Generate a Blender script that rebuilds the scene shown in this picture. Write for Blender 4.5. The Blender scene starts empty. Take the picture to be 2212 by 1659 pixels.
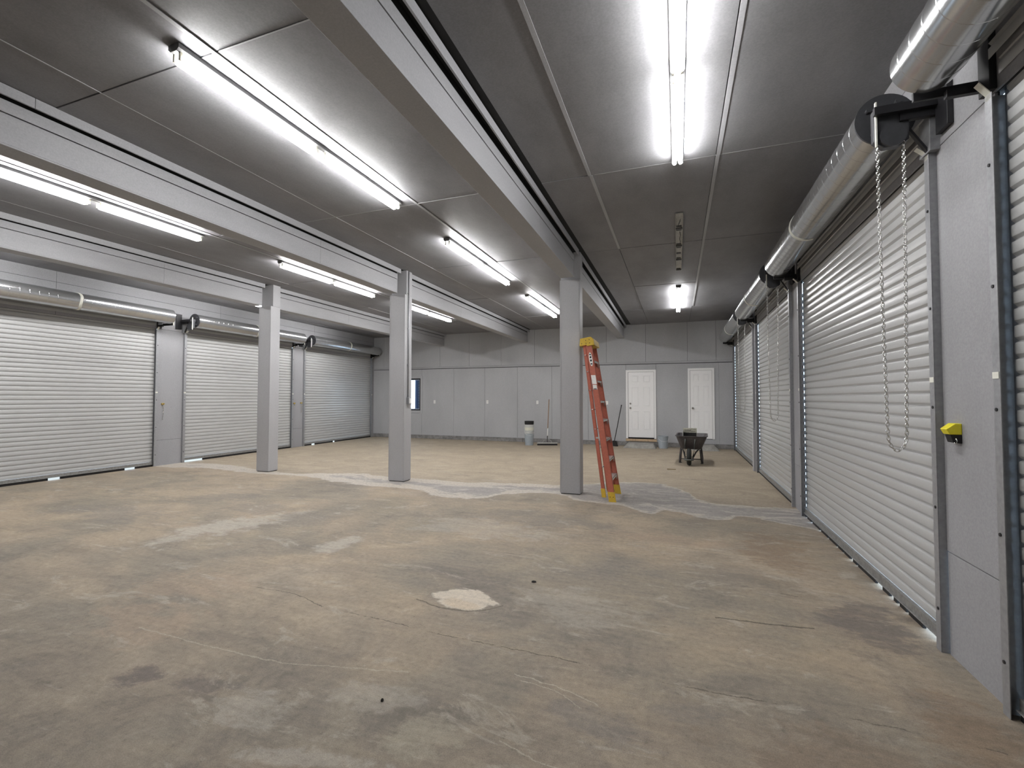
import bpy, math, random
from mathutils import Vector, Matrix
random.seed(7)
scene = bpy.context.scene
COL = scene.collection
PI = math.pi

# ------------------------------------------------------------------ camera
CAM_H, YAW, PITCH, ROLL, F_PX = 1.5042, 0.34575, 0.0302, 0.00108, 990.7
f_ = Vector((-math.sin(YAW)*math.cos(PITCH), math.cos(YAW)*math.cos(PITCH), math.sin(PITCH)))
r_ = Vector((math.cos(YAW), math.sin(YAW), 0)); u_ = r_.cross(f_)
r2 = math.cos(ROLL)*r_ + math.sin(ROLL)*u_; u2 = -math.sin(ROLL)*r_ + math.cos(ROLL)*u_
cd = bpy.data.cameras.new('camera'); cam = bpy.data.objects.new('camera', cd); COL.objects.link(cam)
cd.sensor_width = 36; cd.lens = F_PX/2212*36; cd.clip_start = .05; cd.clip_end = 300
cam.matrix_world = Matrix.Translation((0, 0, CAM_H)) @ Matrix((r2, u2, -f_)).transposed().to_4x4()
scene.camera = cam

# ------------------------------------------------------------------ world, exposure, colour management
w = bpy.data.worlds.new('World'); scene.world = w; w.use_nodes = True
bg = w.node_tree.nodes['Background']; bg.inputs[0].default_value = (.62, .80, 1, 1); bg.inputs[1].default_value = 5.5
scene.view_settings.view_transform = 'Standard'; scene.view_settings.look = 'None'
scene.view_settings.gamma = 1; scene.view_settings.use_curve_mapping = False
scene.view_settings.exposure = 0.0
TUBE_STRENGTH = 79.0

# ------------------------------------------------------------------ materials
def new_mat(name):
    m = bpy.data.materials.new(name); m.use_nodes = True
    nt = m.node_tree; b = nt.nodes['Principled BSDF']
    return m, nt, b
def N(nt, t, **kw):
    n = nt.nodes.new(t)
    for k, v in kw.items(): setattr(n, k, v)
    return n
def ramp(nt, fac, stops):
    r = N(nt, 'ShaderNodeValToRGB'); e = r.color_ramp.elements
    e[0].position, e[0].color = stops[0][0], (*stops[0][1], 1)
    e[1].position, e[1].color = stops[-1][0], (*stops[-1][1], 1)
    for p, c in stops[1:-1]:
        x = e.new(p); x.color = (*c, 1)
    nt.links.new(fac, r.inputs[0]); return r.outputs[0]
def noise(nt, vec, scale, detail=4, rough=.55, dist=0):
    n = N(nt, 'ShaderNodeTexNoise'); n.inputs['Scale'].default_value = scale; n.inputs['Detail'].default_value = detail
    n.inputs['Roughness'].default_value = rough; n.inputs['Distortion'].default_value = dist
    nt.links.new(vec, n.inputs['Vector']); return n.outputs['Fac']
def math_(nt, op, a, b=None, c=None, clamp=False):
    n = N(nt, 'ShaderNodeMath', operation=op, use_clamp=clamp)
    for i, v in enumerate((a, b, c)):
        if v is None: continue
        if isinstance(v, (int, float)): n.inputs[i].default_value = v
        else: nt.links.new(v, n.inputs[i])
    return n.outputs[0]
def mixc(nt, fac, a, b, blend='MIX'):
    n = N(nt, 'ShaderNodeMix', data_type='RGBA', blend_type=blend)
    for i, v in ((0, fac), (6, a), (7, b)):
        if isinstance(v, (int, float)): n.inputs[i].default_value = v
        elif isinstance(v, tuple): n.inputs[i].default_value = (*v, 1)
        else: nt.links.new(v, n.inputs[i])
    return n.outputs[2]
def position(nt): return N(nt, 'ShaderNodeNewGeometry').outputs['Position']
def mapping(nt, vec, scale=(1, 1, 1), rot=(0, 0, 0), loc=(0, 0, 0)):
    m = N(nt, 'ShaderNodeMapping'); m.inputs['Scale'].default_value = scale; m.inputs['Rotation'].default_value = rot
    m.inputs['Location'].default_value = loc; nt.links.new(vec, m.inputs['Vector']); return m.outputs[0]
def bump(nt, b, h, strength=.2, dist=.01):
    n = N(nt, 'ShaderNodeBump'); n.inputs['Strength'].default_value = strength; n.inputs['Distance'].default_value = dist
    nt.links.new(h, n.inputs['Height']); nt.links.new(n.outputs[0], b.inputs['Normal'])

def paint(name, col, var=.12, rough=.5, scale=(3, 3, 3), speck=.10, bumps=.15, spec=.4):
    m, nt, b = new_mat(name); pos = position(nt)
    n1 = noise(nt, mapping(nt, pos, scale), 1.0, 6, .65); n2 = noise(nt, pos, 70, 3, .7)
    lo = tuple(c*(1-var) for c in col); hi = tuple(c*(1+var) for c in col)
    c = ramp(nt, n1, [(.3, lo), (.5, col), (.7, hi)])
    s = ramp(nt, n2, [(.3, (1-speck,)*3), (.7, (1+speck*.6,)*3)])
    c = mixc(nt, 1.0, c, s, 'MULTIPLY')
    nt.links.new(c, b.inputs['Base Color']); b.inputs['Roughness'].default_value = rough
    b.inputs['Specular IOR Level'].default_value = spec
    if bumps: bump(nt, b, n2, bumps, .004)
    return m
def plain(name, col, rough=.5, metal=0, spec=.5, var=0):
    m, nt, b = new_mat(name); b.inputs['Base Color'].default_value = (*col, 1)
    b.inputs['Roughness'].default_value = rough; b.inputs['Metallic'].default_value = metal
    b.inputs['Specular IOR Level'].default_value = spec
    pos = position(nt); n = noise(nt, pos, 35, 4, .6); v = var or .08
    c = ramp(nt, n, [(.3, tuple(x*(1-v) for x in col)), (.7, tuple(min(1, x*(1+v)) for x in col))])
    nt.links.new(c, b.inputs['Base Color'])
    return m

M_WALL = paint('wall_grey_paint', (.425, .432, .443), .07, .62, (1.2, 1.2, .5), .12)
M_PIER = paint('pier_grey_paint', (.312, .312, .322), .06, .6, (1.4, 1.4, .5), .12)
M_CEIL = paint('ceiling_grey_paint', (.218, .216, .226), .16, .55, (2.2, 1.1, 2), .12)
M_BEAM = paint('beam_grey_paint', (.385, .388, .400), .10, .5, (1.5, .6, 3), .10)
M_COLUMN = paint('column_grey_paint', (.405, .405, .414), .04, .5, (2, 2, .6), .08)
M_GAP = plain('dark_joint', (.02, .02, .02), .9)
M_SLAT = paint('curtain_enamel', (.452, .456, .450), .03, .27, (3, .3, 3), .03, .02, .6)
M_BARMETAL = plain('bottom_bar_zinc', (.28, .28, .27), .45, .5, var=.25)
M_GUIDE = plain('guide_zinc', (.33, .335, .345), .42, .45, var=.12)
M_BLACK = plain('black_steel', (.012, .012, .014), .45)
M_RUBBER = plain('black_rubber', (.015, .014, .014), .8)
M_DARKGREY = plain('dark_operator_steel', (.07, .072, .078), .45, .4)
M_CHROME = plain('bright_chain_steel', (.72, .72, .70), .25, 1)
M_WHITE = plain('white_door_enamel', (.90, .90, .895), .38, var=.02)
M_TRIMW = plain('white_trim_enamel', (.88, .88, .875), .4, var=.02)
M_KNOB = plain('satin_nickel', (.45, .43, .40), .3, 1)
M_BRASS = plain('brass', (.55, .42, .16), .35, .9)
M_SOCKF = plain('socket_face', (.6, .6, .58), .5)
M_PLASTICW = plain('white_plastic', (.85, .85, .82), .4)
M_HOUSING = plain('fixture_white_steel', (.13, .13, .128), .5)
M_SOCKET = plain('socket_cream_plastic', (.62, .60, .48), .5)
M_DEAD = plain('bare_fixture_steel', (.46, .46, .43), .45, var=.2)
M_TAPE = plain('cream_tape', (.74, .74, .66), .5)
M_ORANGE = plain('orange_fibreglass', (.49, .145, .095), .45, var=.10)
M_YELLOW = plain('yellow_moulded_plastic', (.64, .43, .045), .45)
M_YELLOW2 = plain('bright_yellow_plastic', (.85, .75, .03), .45)
M_ALU = plain('aluminium', (.62, .62, .60), .38, .7)
M_BUCKET = plain('grey_bucket_plastic', (.33, .37, .40), .5)
M_CREAM = plain('cream_bucket_plastic', (.70, .70, .60), .5)
M_TRAY = plain('charcoal_tray_plastic', (.07, .063, .064), .55, var=.2)
M_TYRE = plain('tyre_rubber', (.018, .02, .018), .8)
M_FRAME = plain('barrow_frame_paint', (.05, .045, .045), .5)
M_STRUT = plain('barrow_strut_metal', (.12, .13, .12), .4, .5)
M_HANDLE = plain('worn_wood', (.30, .18, .10), .6, var=.2)
M_SILL = plain('bare_sill_timber', (.52, .38, .24), .7, var=.25)
M_CARD = plain('printed_carton', (.48, .47, .38), .7, var=.25)
M_BRICK = plain('blue_grey_brick', (.12, .16, .24), .8, var=.3)
M_CONCBLOCK = paint('rough_concrete', (.32, .31, .285), .25, .85, (6, 6, 6), .25, .6)
M_FOUND = paint('painted_foundation', (.245, .24, .235), .35, .85, (7, 7, 9), .3, .6)
M_OUT = plain('pale_gravel_outside', (.6, .6, .6), .9)

def galv_mat():
    m, nt, b = new_mat('galvanised_steel'); pos = position(nt)
    n = noise(nt, pos, 160, 4, .7)
    c = ramp(nt, n, [(.25, (.50, .51, .52)), (.75, (.60, .61, .61))])
    nt.links.new(c, b.inputs['Base Color']); b.inputs['Metallic'].default_value = .88
    r = ramp(nt, n, [(.3, (.17,)*3), (.7, (.22,)*3)]); nt.links.new(r, b.inputs['Roughness'])
    return m
M_GALV = galv_mat()

def tube_mat():
    m, nt, b = new_mat('lit_fluorescent_tube'); b.inputs['Base Color'].default_value = (.9, .9, .9, 1)
    n = noise(nt, position(nt), 3, 1, .5)
    c = ramp(nt, n, [(.3, (1.0, .985, .99)), (.7, (1.0, .995, .995))])
    nt.links.new(c, b.inputs['Emission Color']); b.inputs['Emission Strength'].default_value = TUBE_STRENGTH
    return m
M_TUBE = tube_mat()

def glass_mat():
    m, nt, b = new_mat('window_glass'); b.inputs['Transmission Weight'].default_value = 1
    b.inputs['Roughness'].default_value = .02; b.inputs['IOR'].default_value = 1.1
    n = noise(nt, position(nt), 5, 2); c = ramp(nt, n, [(0, (.97, 1, 1)), (1, (1, 1, 1))]); nt.links.new(c, b.inputs['Base Color'])
    return m
M_GLASS = glass_mat()

# ---- floor: worn concrete with trowelled band, patches, stains and cracks
def floor_mat():
    m, nt, b = new_mat('worn_concrete_floor'); L = nt.links.new
    pos = position(nt); sep = N(nt, 'ShaderNodeSeparateXYZ'); L(pos, sep.inputs[0]); X, Y = sep.outputs[0], sep.outputs[1]
    big = noise(nt, mapping(nt, pos, (.55, .75, 1), loc=(3, 1, 0)), 1, 7, .62, .6)
    mid = noise(nt, mapping(nt, pos, (1.7, 2.3, 1), rot=(0, 0, .5)), 1, 9, .68, .9)
    fine = noise(nt, pos, 26, 8, .72); grain = noise(nt, pos, 190, 3, .8)
    scr = noise(nt, mapping(nt, pos, (2.0, 22, 1), rot=(0, 0, .35)), 1, 6, .65)
    front = ramp(nt, big, [(.30, (.250, .226, .186)), (.44, (.315, .285, .228)), (.55, (.385, .330, .252)), (.72, (.46, .405, .315))])
    frontm = ramp(nt, mid, [(.30, (.72, .73, .74)), (.45, (.93, .93, .94)), (.60, (1.06, 1.04, 1.0)), (.75, (1.22, 1.20, 1.14))])
    front = mixc(nt, 1, front, frontm, 'MULTIPLY')
    back = ramp(nt, mid, [(.32, (.375, .330, .250)), (.5, (.430, .375, .283)), (.70, (.500, .440, .335))])
    isback = N(nt, 'ShaderNodeMapRange'); L(Y, isback.inputs[0]); isback.inputs[1].default_value = 6.6; isback.inputs[2].default_value = 7.8
    col = mixc(nt, isback.outputs[0], front, back)
    # browner towards the camera, the weaker lamplight there painted in as darker tones
    isnear = N(nt, 'ShaderNodeMapRange'); L(math_(nt, 'ADD', Y, math_(nt, 'MULTIPLY', big, 1.4)), isnear.inputs[0])
    isnear.inputs[1].default_value = 3.9; isnear.inputs[2].default_value = 1.6; isnear.inputs[4].default_value = .75
    near = ramp(nt, mid, [(.35, (.185, .168, .138)), (.5, (.262, .236, .192)), (.62, (.34, .31, .255)), (.75, (.45, .42, .345))])
    col = mixc(nt, isnear.outputs[0], col, near)
    wob = math_(nt, 'SUBTRACT', noise(nt, pos, 1.7, 8, .68), .5)
    nz = math_(nt, 'SUBTRACT', noise(nt, mapping(nt, pos, (4.2, 8.5, 1), rot=(0, 0, .3)), 1, 12, .74, .6), .5)
    wob2 = math_(nt, 'SUBTRACT', noise(nt, mapping(nt, pos, loc=(9, 4, 0)), 1.9, 8, .68), .5)
    def blob(col, cx, cy, rx, ry, ang, c, strength, soft=.9, amp=2.6, ragged=4.5):
        dx = math_(nt, 'ADD', math_(nt, 'SUBTRACT', X, cx), math_(nt, 'MULTIPLY', wob, amp*rx))
        dy = math_(nt, 'ADD', math_(nt, 'SUBTRACT', Y, cy), math_(nt, 'MULTIPLY', wob2, amp*ry))
        ca, sa = math.cos(ang), math.sin(ang)
        a = math_(nt, 'ADD', math_(nt, 'MULTIPLY', dx, ca/rx), math_(nt, 'MULTIPLY', dy, sa/rx))
        bb = math_(nt, 'ADD', math_(nt, 'MULTIPLY', dx, -sa/ry), math_(nt, 'MULTIPLY', dy, ca/ry))
        d = math_(nt, 'ADD', math_(nt, 'MULTIPLY', a, a), math_(nt, 'MULTIPLY', bb, bb))
        d = math_(nt, 'ADD', d, math_(nt, 'MULTIPLY', nz, ragged))
        mr = N(nt, 'ShaderNodeMapRange'); mr.interpolation_type = 'SMOOTHSTEP'; L(d, mr.inputs[0])
        mr.inputs[1].default_value = 1.15; mr.inputs[2].default_value = max(0.0, 1-soft); mr.inputs[3].default_value = 0; mr.inputs[4].default_value = strength
        return mixc(nt, mr.outputs[0], col, c)
    LG, DG, TN, WH, PK = (.50, .475, .41), (.235, .222, .200), (.44, .37, .27), (.66, .61, .50), (.47, .36, .26)
    for args in [(-3.25, 3.85, .20, .34, .1, LG, .75), (-4.95, 3.95, .36, .75, -.3, LG, .75), (-5.6, 3.25, .5, .35, .2, TN, .6),
                 (-7.4, 5.0, 1.2, .35, .1, TN, .7), (-6.4, 5.15, .6, .25, .3, DG, .6), (-5.4, 4.75, .5, .3, 0, DG, .45),
                 (-7.0, 3.9, .9, .35, -.1, DG, .55), (-4.3, 4.5, .5, .4, 0, DG, .4), (-8.0, 3.3, .8, .35, 0, TN, .6),
                 (-2.72, 1.70, .13, .10, .2, (.15, .13, .12), .75), (-2.35, 1.75, .22, .06, .3, (.17, .15, .135), .6),
                 (-1.95, 1.72, .25, .12, 0, LG, .5), (-1.5, 1.55, .35, .06, .2, LG, .6), (-1.45, 1.98, .3, .12, .2, LG, .4),
                 (-.35, 2.15, .30, .12, -.1, DG, .55), (.02, 2.40, .18, .09, .3, DG, .5), (1.15, 3.68, .34, .42, -.5, (.17, .155, .14), .7),
                 (-1.5, 5.5, 1.4, .4, .1, DG, .5), (-2.2, 4.9, .9, .4, 0, LG, .35), (-.5, 5.75, .45, .35, 0, TN, .75), (-.2, 5.2, .8, .25, 0, PK, .35),
                 (.9, 5.2, .35, .7, 0, (.26, .19, .125), .55), (1.25, 2.6, .25, .4, 0, (.26, .19, .125), .6), (.6, 2.3, .5, .2, .3, (.24, .185, .13), .5),
                 (.2, 4.3, .5, .3, .2, DG, .3), (-.6, 4.2, .5, .35, .2, DG, .35), (.35, 3.25, .7, .35, .1, TN, .4), (-.75, 3.3, .5, .3, -.2, LG, .35),
                 (-1.05, 1.85, .25, .12, .5, (.44, .41, .32), .6), (-.55, 1.75, .3, .1, .2, (.42, .39, .31), .55),
                 (-3.7, 2.6, .6, .3, .1, PK, .35), (-3.4, 2.1, .5, .25, 0, PK, .4)]:
        col = blob(col, *args)
    # ragged pale scuffs and darker worn spots of the wear layer
    def step(v, a, bb, o):
        mr = N(nt, 'ShaderNodeMapRange'); mr.interpolation_type = 'SMOOTHSTEP'; L(v, mr.inputs[0])
        mr.inputs[1].default_value = a; mr.inputs[2].default_value = bb; mr.inputs[4].default_value = o; return mr.outputs[0]
    s1 = noise(nt, mapping(nt, pos, (1.5, 3.4, 1), rot=(0, 0, .28), loc=(2, 7, 0)), 1, 14, .74, 1.1)
    s2 = noise(nt, mapping(nt, pos, (1.9, 3.0, 1), rot=(0, 0, -.2), loc=(5, 1, 0)), 1, 14, .76, .9)
    s3 = noise(nt, mapping(nt, pos, (3.0, 30, 1), rot=(0, 0, .22), loc=(1, 1, 0)), 1, 8, .7, .3)
    col = mixc(nt, step(s1, .555, .64, .50), col, (.50, .465, .385))
    col = mixc(nt, step(s2, .56, .66, .45), col, (.225, .205, .178))
    col = mixc(nt, step(s3, .60, .72, .35), col, (.53, .49, .41))
    # trowelled grey screed band under the column line
    def curve(pts, x0, x1, y0, y1):
        fc = N(nt, 'ShaderNodeFloatCurve'); cm = fc.mapping; c = cm.curves[0]
        P = [((x-x0)/(x1-x0), (y-y0)/(y1-y0)) for x, y in pts]
        c.points[0].location = P[0]; c.points[1].location = P[-1]
        for p in P[1:-1]: c.points.new(*p)
        for p in c.points: p.handle_type = 'AUTO_CLAMPED'
        cm.update()
        mr = N(nt, 'ShaderNodeMapRange'); L(X, mr.inputs[0]); mr.inputs[1].default_value = x0; mr.inputs[2].default_value = x1
        L(mr.outputs[0], fc.inputs[1])
        return math_(nt, 'ADD', math_(nt, 'MULTIPLY', fc.outputs[0], y1-y0), y0)
    hi = [(-11.1, 7.1), (-10.7, 7.40), (-9.66, 7.56), (-8.4, 7.37), (-7.5, 7.18), (-6.47, 7.44), (-5.95, 7.63), (-5.2, 7.50), (-4.6, 7.51), (-3.6, 7.47), (-2.8, 7.67), (-1.9, 7.77), (-1.56, 8.03), (-.58, 8.53), (.1, 8.0), (.58, 7.2), (1.6, 7.24)]
    lo = [(-11.1, 6.9), (-10.6, 6.82), (-9.37, 7.0), (-8.0, 6.87), (-6.9, 6.93), (-5.8, 6.7), (-4.73, 6.56), (-4.2, 6.6), (-3.3, 6.2), (-2.88, 6.26), (-2.5, 6.79), (-1.8, 7.0), (-1.29, 6.62), (-.83, 6.63), (-.37, 6.25), (-.15, 6.46), (.19, 6.33), (.5, 6.2), (.78, 6.5), (1.15, 6.3), (1.6, 6.05)]
    n3 = math_(nt, 'MULTIPLY', math_(nt, 'SUBTRACT', noise(nt, mapping(nt, pos, (1.2, 2.5, 1)), 2.2, 6, .62), .5), .45)
    d1 = math_(nt, 'SUBTRACT', math_(nt, 'ADD', curve(hi, -11.1, 1.6, 6, 9), n3), Y)
    d2 = math_(nt, 'SUBTRACT', math_(nt, 'ADD', Y, n3), curve(lo, -11.1, 1.6, 6, 9))
    d = math_(nt, 'MINIMUM', d1, d2)
    def smooth(v, a, bb, out=1.0):
        mr = N(nt, 'ShaderNodeMapRange'); mr.interpolation_type = 'SMOOTHSTEP'; L(v, mr.inputs[0])
        mr.inputs[1].default_value = a; mr.inputs[2].default_value = bb; mr.inputs[4].default_value = out; return mr.outputs[0]
    pale = ramp(nt, fine, [(.3, (.48, .455, .40)), (.7, (.62, .59, .52))])
    screed = ramp(nt, s1, [(.38, (.295, .288, .272)), (.54, (.38, .37, .35)), (.60, (.54, .515, .465))])
    col = mixc(nt, smooth(d, -.01, .05, .9), col, pale)
    thresh = math_(nt, 'ADD', math_(nt, 'MULTIPLY', smooth(X, -3.2, -1.2), -.22), .34)
    core = math_(nt, 'SUBTRACT', math_(nt, 'ADD', d, math_(nt, 'MULTIPLY', n3, 1.1)), thresh)
    col = mixc(nt, smooth(core, -.06, .05, .92), col, screed)
    # chalky filled patch in front
    col = blob(col, -1.52, 3.16, .24, .155, -.12, WH, .97, .20, .9, 3.6)
    col = blob(col, -1.50, 3.07, .16, .07, -.2, (.60, .51, .37), .6, .5, .5, 2)
    # cracks and saw cuts
    jag = math_(nt, 'MULTIPLY', math_(nt, 'SUBTRACT', noise(nt, pos, 11, 6, .75), .5), .06)
    def line(col, pts, c, wd, strength, gate=.42):
        fy = curve(pts, pts[0][0], pts[-1][0], 0, 6)
        dd = math_(nt, 'ABSOLUTE', math_(nt, 'ADD', math_(nt, 'SUBTRACT', Y, fy), jag))
        k = smooth(dd, wd, wd*.3, strength)
        inx = math_(nt, 'MULTIPLY', math_(nt, 'GREATER_THAN', X, pts[0][0]), math_(nt, 'LESS_THAN', X, pts[-1][0]))
        g = smooth(noise(nt, mapping(nt, pos, loc=(pts[0][0], 2, 1)), 3.0, 5, .7), gate, gate+.08)
        return mixc(nt, math_(nt, 'MULTIPLY', k, math_(nt, 'MULTIPLY', inx, g)), col, c)
    DK = (.10, .085, .065)
    col = line(col, [(-3.2, 2.78), (-2.85, 2.79), (-2.4, 2.695), (-1.88, 2.668), (-1.4, 2.634), (-.9, 2.633), (-.38, 2.62), (0, 2.6), (.65, 2.61), (1.3, 2.58)], DK, .0055, .8, .44)
    col = line(col, [(.23, 3.48), (.61, 3.504), (.83, 3.53)], DK, .013, .8, .2)
    col = line(col, [(-1.85, 3.03), (-1.6, 2.97), (-1.3, 3.03), (-1.2, 3.15)], DK, .012, .7, .3)
    col = line(col, [(-3.33, 2.04), (-2.69, 2.036), (-2.15, 2.048), (-1.75, 2.139), (-1.4, 2.22)], (.50, .46, .36), .006, .7, .34)
    col = line(col, [(-.85, 2.40), (-.6, 2.37), (-.38, 2.30)], (.52, .48, .38), .006, .8, .2)
    col = line(col, [(-.80, 2.36), (-.6, 2.33), (-.45, 2.25)], (.52, .48, .38), .004, .7, .2)
    col = line(col, [(-.75, 1.92), (-.5, 1.86), (-.2, 1.95)], (.52, .48, .38), .005, .7, .2)
    col = line(col, [(-.9, 4.95), (0, 4.93), (.8, 4.9)], (.50, .42, .29), .012, .6, .3)
    col = line(col, [(.1, 4.15), (.5, 4.12), (.85, 4.05)], DK, .012, .6, .48)
    col = line(col, [(-2.3, 5.35), (-1.2, 5.3), (-.6, 5.2)], DK, .012, .5, .5)
    # specks, grain and scratches
    col = mixc(nt, 1, col, ramp(nt, fine, [(.28, (.58,)*3), (.40, (.90,)*3), (.58, (1.05,)*3), (.76, (1.30, 1.28, 1.22))]), 'MULTIPLY')
    col = mixc(nt, 1, col, ramp(nt, grain, [(.3, (.72,)*3), (.7, (1.22,)*3)]), 'MULTIPLY')
    col = mixc(nt, 1, col, ramp(nt, scr, [(.3, (.90,)*3), (.5, (1,)*3), (.74, (1.10, 1.09, 1.05))]), 'MULTIPLY')
    col = mixc(nt, 1, col, (.87, .835, .83), 'MULTIPLY')
    L(col, b.inputs['Base Color']); b.inputs['Roughness'].default_value = .72; b.inputs['Specular IOR Level'].default_value = .3
    h = math_(nt, 'ADD', math_(nt, 'MULTIPLY', fine, .7), math_(nt, 'MULTIPLY', mid, 2))
    bump(nt, b, h, .25, .008)
    return m
M_FLOOR = floor_mat()

# ------------------------------------------------------------------ mesh helpers
class MB:
    def __init__(s): s.v = []; s.f = []; s.m = []
    def box(s, x0, x1, y0, y1, z0, z1, mi=0, M=None):
        i = len(s.v)
        P = [(x0, y0, z0), (x1, y0, z0), (x1, y1, z0), (x0, y1, z0), (x0, y0, z1), (x1, y0, z1), (x1, y1, z1), (x0, y1, z1)]
        if M is not None: P = [tuple(M @ Vector(p)) for p in P]
        s.v += P
        for q in ((0, 3, 2, 1), (4, 5, 6, 7), (0, 1, 5, 4), (1, 2, 6, 5), (2, 3, 7, 6), (3, 0, 4, 7)):
            s.f.append(tuple(i+k for k in q)); s.m.append(mi)
        return s
    def ring_loft(s, rings, cap=True, mi=0, closed=False):
        i0 = len(s.v); n = len(rings[0])
        for r in rings: s.v += [tuple(p) for p in r]
        K = len(rings)
        for a in range(K if closed else K-1):
            b = (a+1) % K
            for k in range(n):
                l = (k+1) % n
                s.f.append((i0+a*n+k, i0+a*n+l, i0+b*n+l, i0+b*n+k)); s.m.append(mi)
        if cap and not closed:
            s.f.append(tuple(i0+k for k in range(n))[::-1]); s.m.append(mi)
            s.f.append(tuple(i0+(K-1)*n+k for k in range(n))); s.m.append(mi)
        return s
    def cyl(s, p0, p1, r0, r1=None, n=12, cap=True, mi=0):
        r1 = r0 if r1 is None else r1; p0, p1 = Vector(p0), Vector(p1); d = (p1-p0).normalized()
        a = d.orthogonal().normalized(); b = d.cross(a)
        R = [[p+(a*math.cos(t*2*PI/n)+b*math.sin(t*2*PI/n))*r for t in range(n)] for p, r in ((p0, r0), (p1, r1))]
        return s.ring_loft(R, cap, mi)
    def path(s, pts, r, n=8, closed=False, cap=True, mi=0):
        pts = [Vector(p) for p in pts]; R = []; K = len(pts)
        for i, p in enumerate(pts):
            if closed: d = (pts[(i+1) % K]-pts[i-1]).normalized()
            else: d = (pts[min(i+1, K-1)]-pts[max(i-1, 0)]).normalized()
            a = Vector((0, 0, 1)).cross(d) if abs(d.z) < .95 else Vector((0, 1, 0)).cross(d)
            a.normalize(); b = d.cross(a)
            R.append([p+(a*math.cos(t*2*PI/n)+b*math.sin(t*2*PI/n))*r for t in range(n)])
        return s.ring_loft(R, cap, mi, closed)
    def lathe(s, prof, c=(0, 0, 0), n=24, mi=0):
        R = [[(c[0]+r*math.cos(t*2*PI/n), c[1]+r*math.sin(t*2*PI/n), c[2]+z) for t in range(n)] for r, z in prof]
        return s.ring_loft(R, False, mi)
    def prism(s, poly, axis, a0, a1, mi=0):
        # poly: list of 2-D points, extruded along axis 'x','y' or 'z'
        def P(p, a): return {'x': (a, p[0], p[1]), 'y': (p[0], a, p[1]), 'z': (p[0], p[1], a)}[axis]
        return s.ring_loft([[P(p, a0) for p in poly], [P(p, a1) for p in poly]], True, mi)
    def mesh(s, name, mats, smooth=False):
        me = bpy.data.meshes.new(name); me.from_pydata(s.v, [], s.f); me.update()
        for m in (mats if isinstance(mats, (list, tuple)) else [mats]): me.materials.append(m)
        if any(s.m): me.polygons.foreach_set('material_index', s.m)
        if smooth: me.polygons.foreach_set('use_smooth', [True]*len(me.polygons))
        return me
    def build(s, name, mats, parent=None, smooth=False, bevel=0, sharp=None):
        return put(name, s.mesh(name, mats, smooth or sharp is not None), parent, bevel, sharp)
def put(name, me, parent=None, bevel=0, sharp=None):
    o = bpy.data.objects.new(name, me); COL.objects.link(o)
    if parent is not None: o.parent = parent
    if sharp is not None: me.set_sharp_from_angle(angle=math.radians(sharp))
    if bevel:
        md = o.modifiers.new('bevel', 'BEVEL'); md.width = bevel; md.segments = 2; md.limit_method = 'ANGLE'
    return o
def tag(o, label=None, cat=None, group=None, kind=None):
    for k, v in (('label', label), ('category', cat), ('group', group), ('kind', kind)):
        if v: o[k] = v
    return o
def empty(name, loc=(0, 0, 0), rz=0, label=None, cat=None, group=None, kind=None):
    o = bpy.data.objects.new(name, None); COL.objects.link(o); o.location = loc; o.rotation_euler = (0, 0, rz)
    o.empty_display_size = .1
    return tag(o, label, cat, group, kind)
def B(x0, x1, y0, y1, z0, z1): return MB().box(x0, x1, y0, y1, z0, z1)
def copy_tree(o, parent=None):
    c = o.copy(); COL.objects.link(c)
    if parent is not None: c.parent = parent
    for ch in list(o.children): copy_tree(ch, c)
    return c

# ------------------------------------------------------------------ dimensions
H = 3.822; YB = 14.904; Y0 = -1.6
ZF = .147; ZS = 2.573
XL0, XR0 = -11.35, 1.567
def XR(y): return 1.497+.006*(y-3.4)
def XL(y): return -10.78-.036*(y-6.9)
TH_R = math.atan2(.006, -1); TH_L = math.atan2(.036, 1)
YJ = [-.40, 2.156, 4.705, 7.215, 9.785, 12.425]

# ------------------------------------------------------------------ floor, outside ground
fl = B(XL0, XR0, Y0, YB+.1, -.15, 0).build('floor', M_FLOOR)
tag(fl, 'worn tan and grey concrete floor with a pale trowelled band', 'floor', kind='structure')
og = MB().box(-60, XL0, -40, 60, -.2, -.03).box(XR0, 60, -40, 60, -.2, -.006).box(XL0, XR0, YB+.1, 60, -.2, -.03).box(XL0, XR0, -40, Y0, -.2, -.03)
tag(og.build('outside_ground', M_OUT), 'pale ground outside the rolling doors', 'ground', kind='structure')
deb = MB().box(-.16, .16, -.012, .012, 0, .012)
d_ = deb.build('wood_splinter', plain('splinter_wood', (.30, .22, .12), .8)); d_.location = (-.13, 10.27, 0.001); d_.rotation_euler = (0, 0, .1); d_.scale = (.55, 1, 1)
tag(d_, 'small pale wood splinter on the floor before the wheelbarrow', 'debris')

def chip(x, y, r, mat, label, rz):
    P = [[(r*(1+.35*math.sin(k*2.3+rz))*q*math.cos(k*PI/4), r*.6*(1+.3*math.cos(k*1.7))*q*math.sin(k*PI/4), z) for k in range(8)] for q, z in ((1, .0), (.8, .010), (.35, .014))]
    o = MB().ring_loft(P).build('stone_chip', mat); o.location = (x, y, .001); o.rotation_euler = (0, 0, rz); tag(o, label, 'debris')
M_CHIP = plain('dark_chip', (.03, .028, .025), .8)
chip(-1.115, 3.624, .020, M_CHIP, 'dark chip on the floor just beyond the chalky white patch', .4)
chip(-1.39, 1.964, .007, M_CHIP, 'tiny black pebble on the floor in front of the chalky white patch', 1.0)
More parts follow.
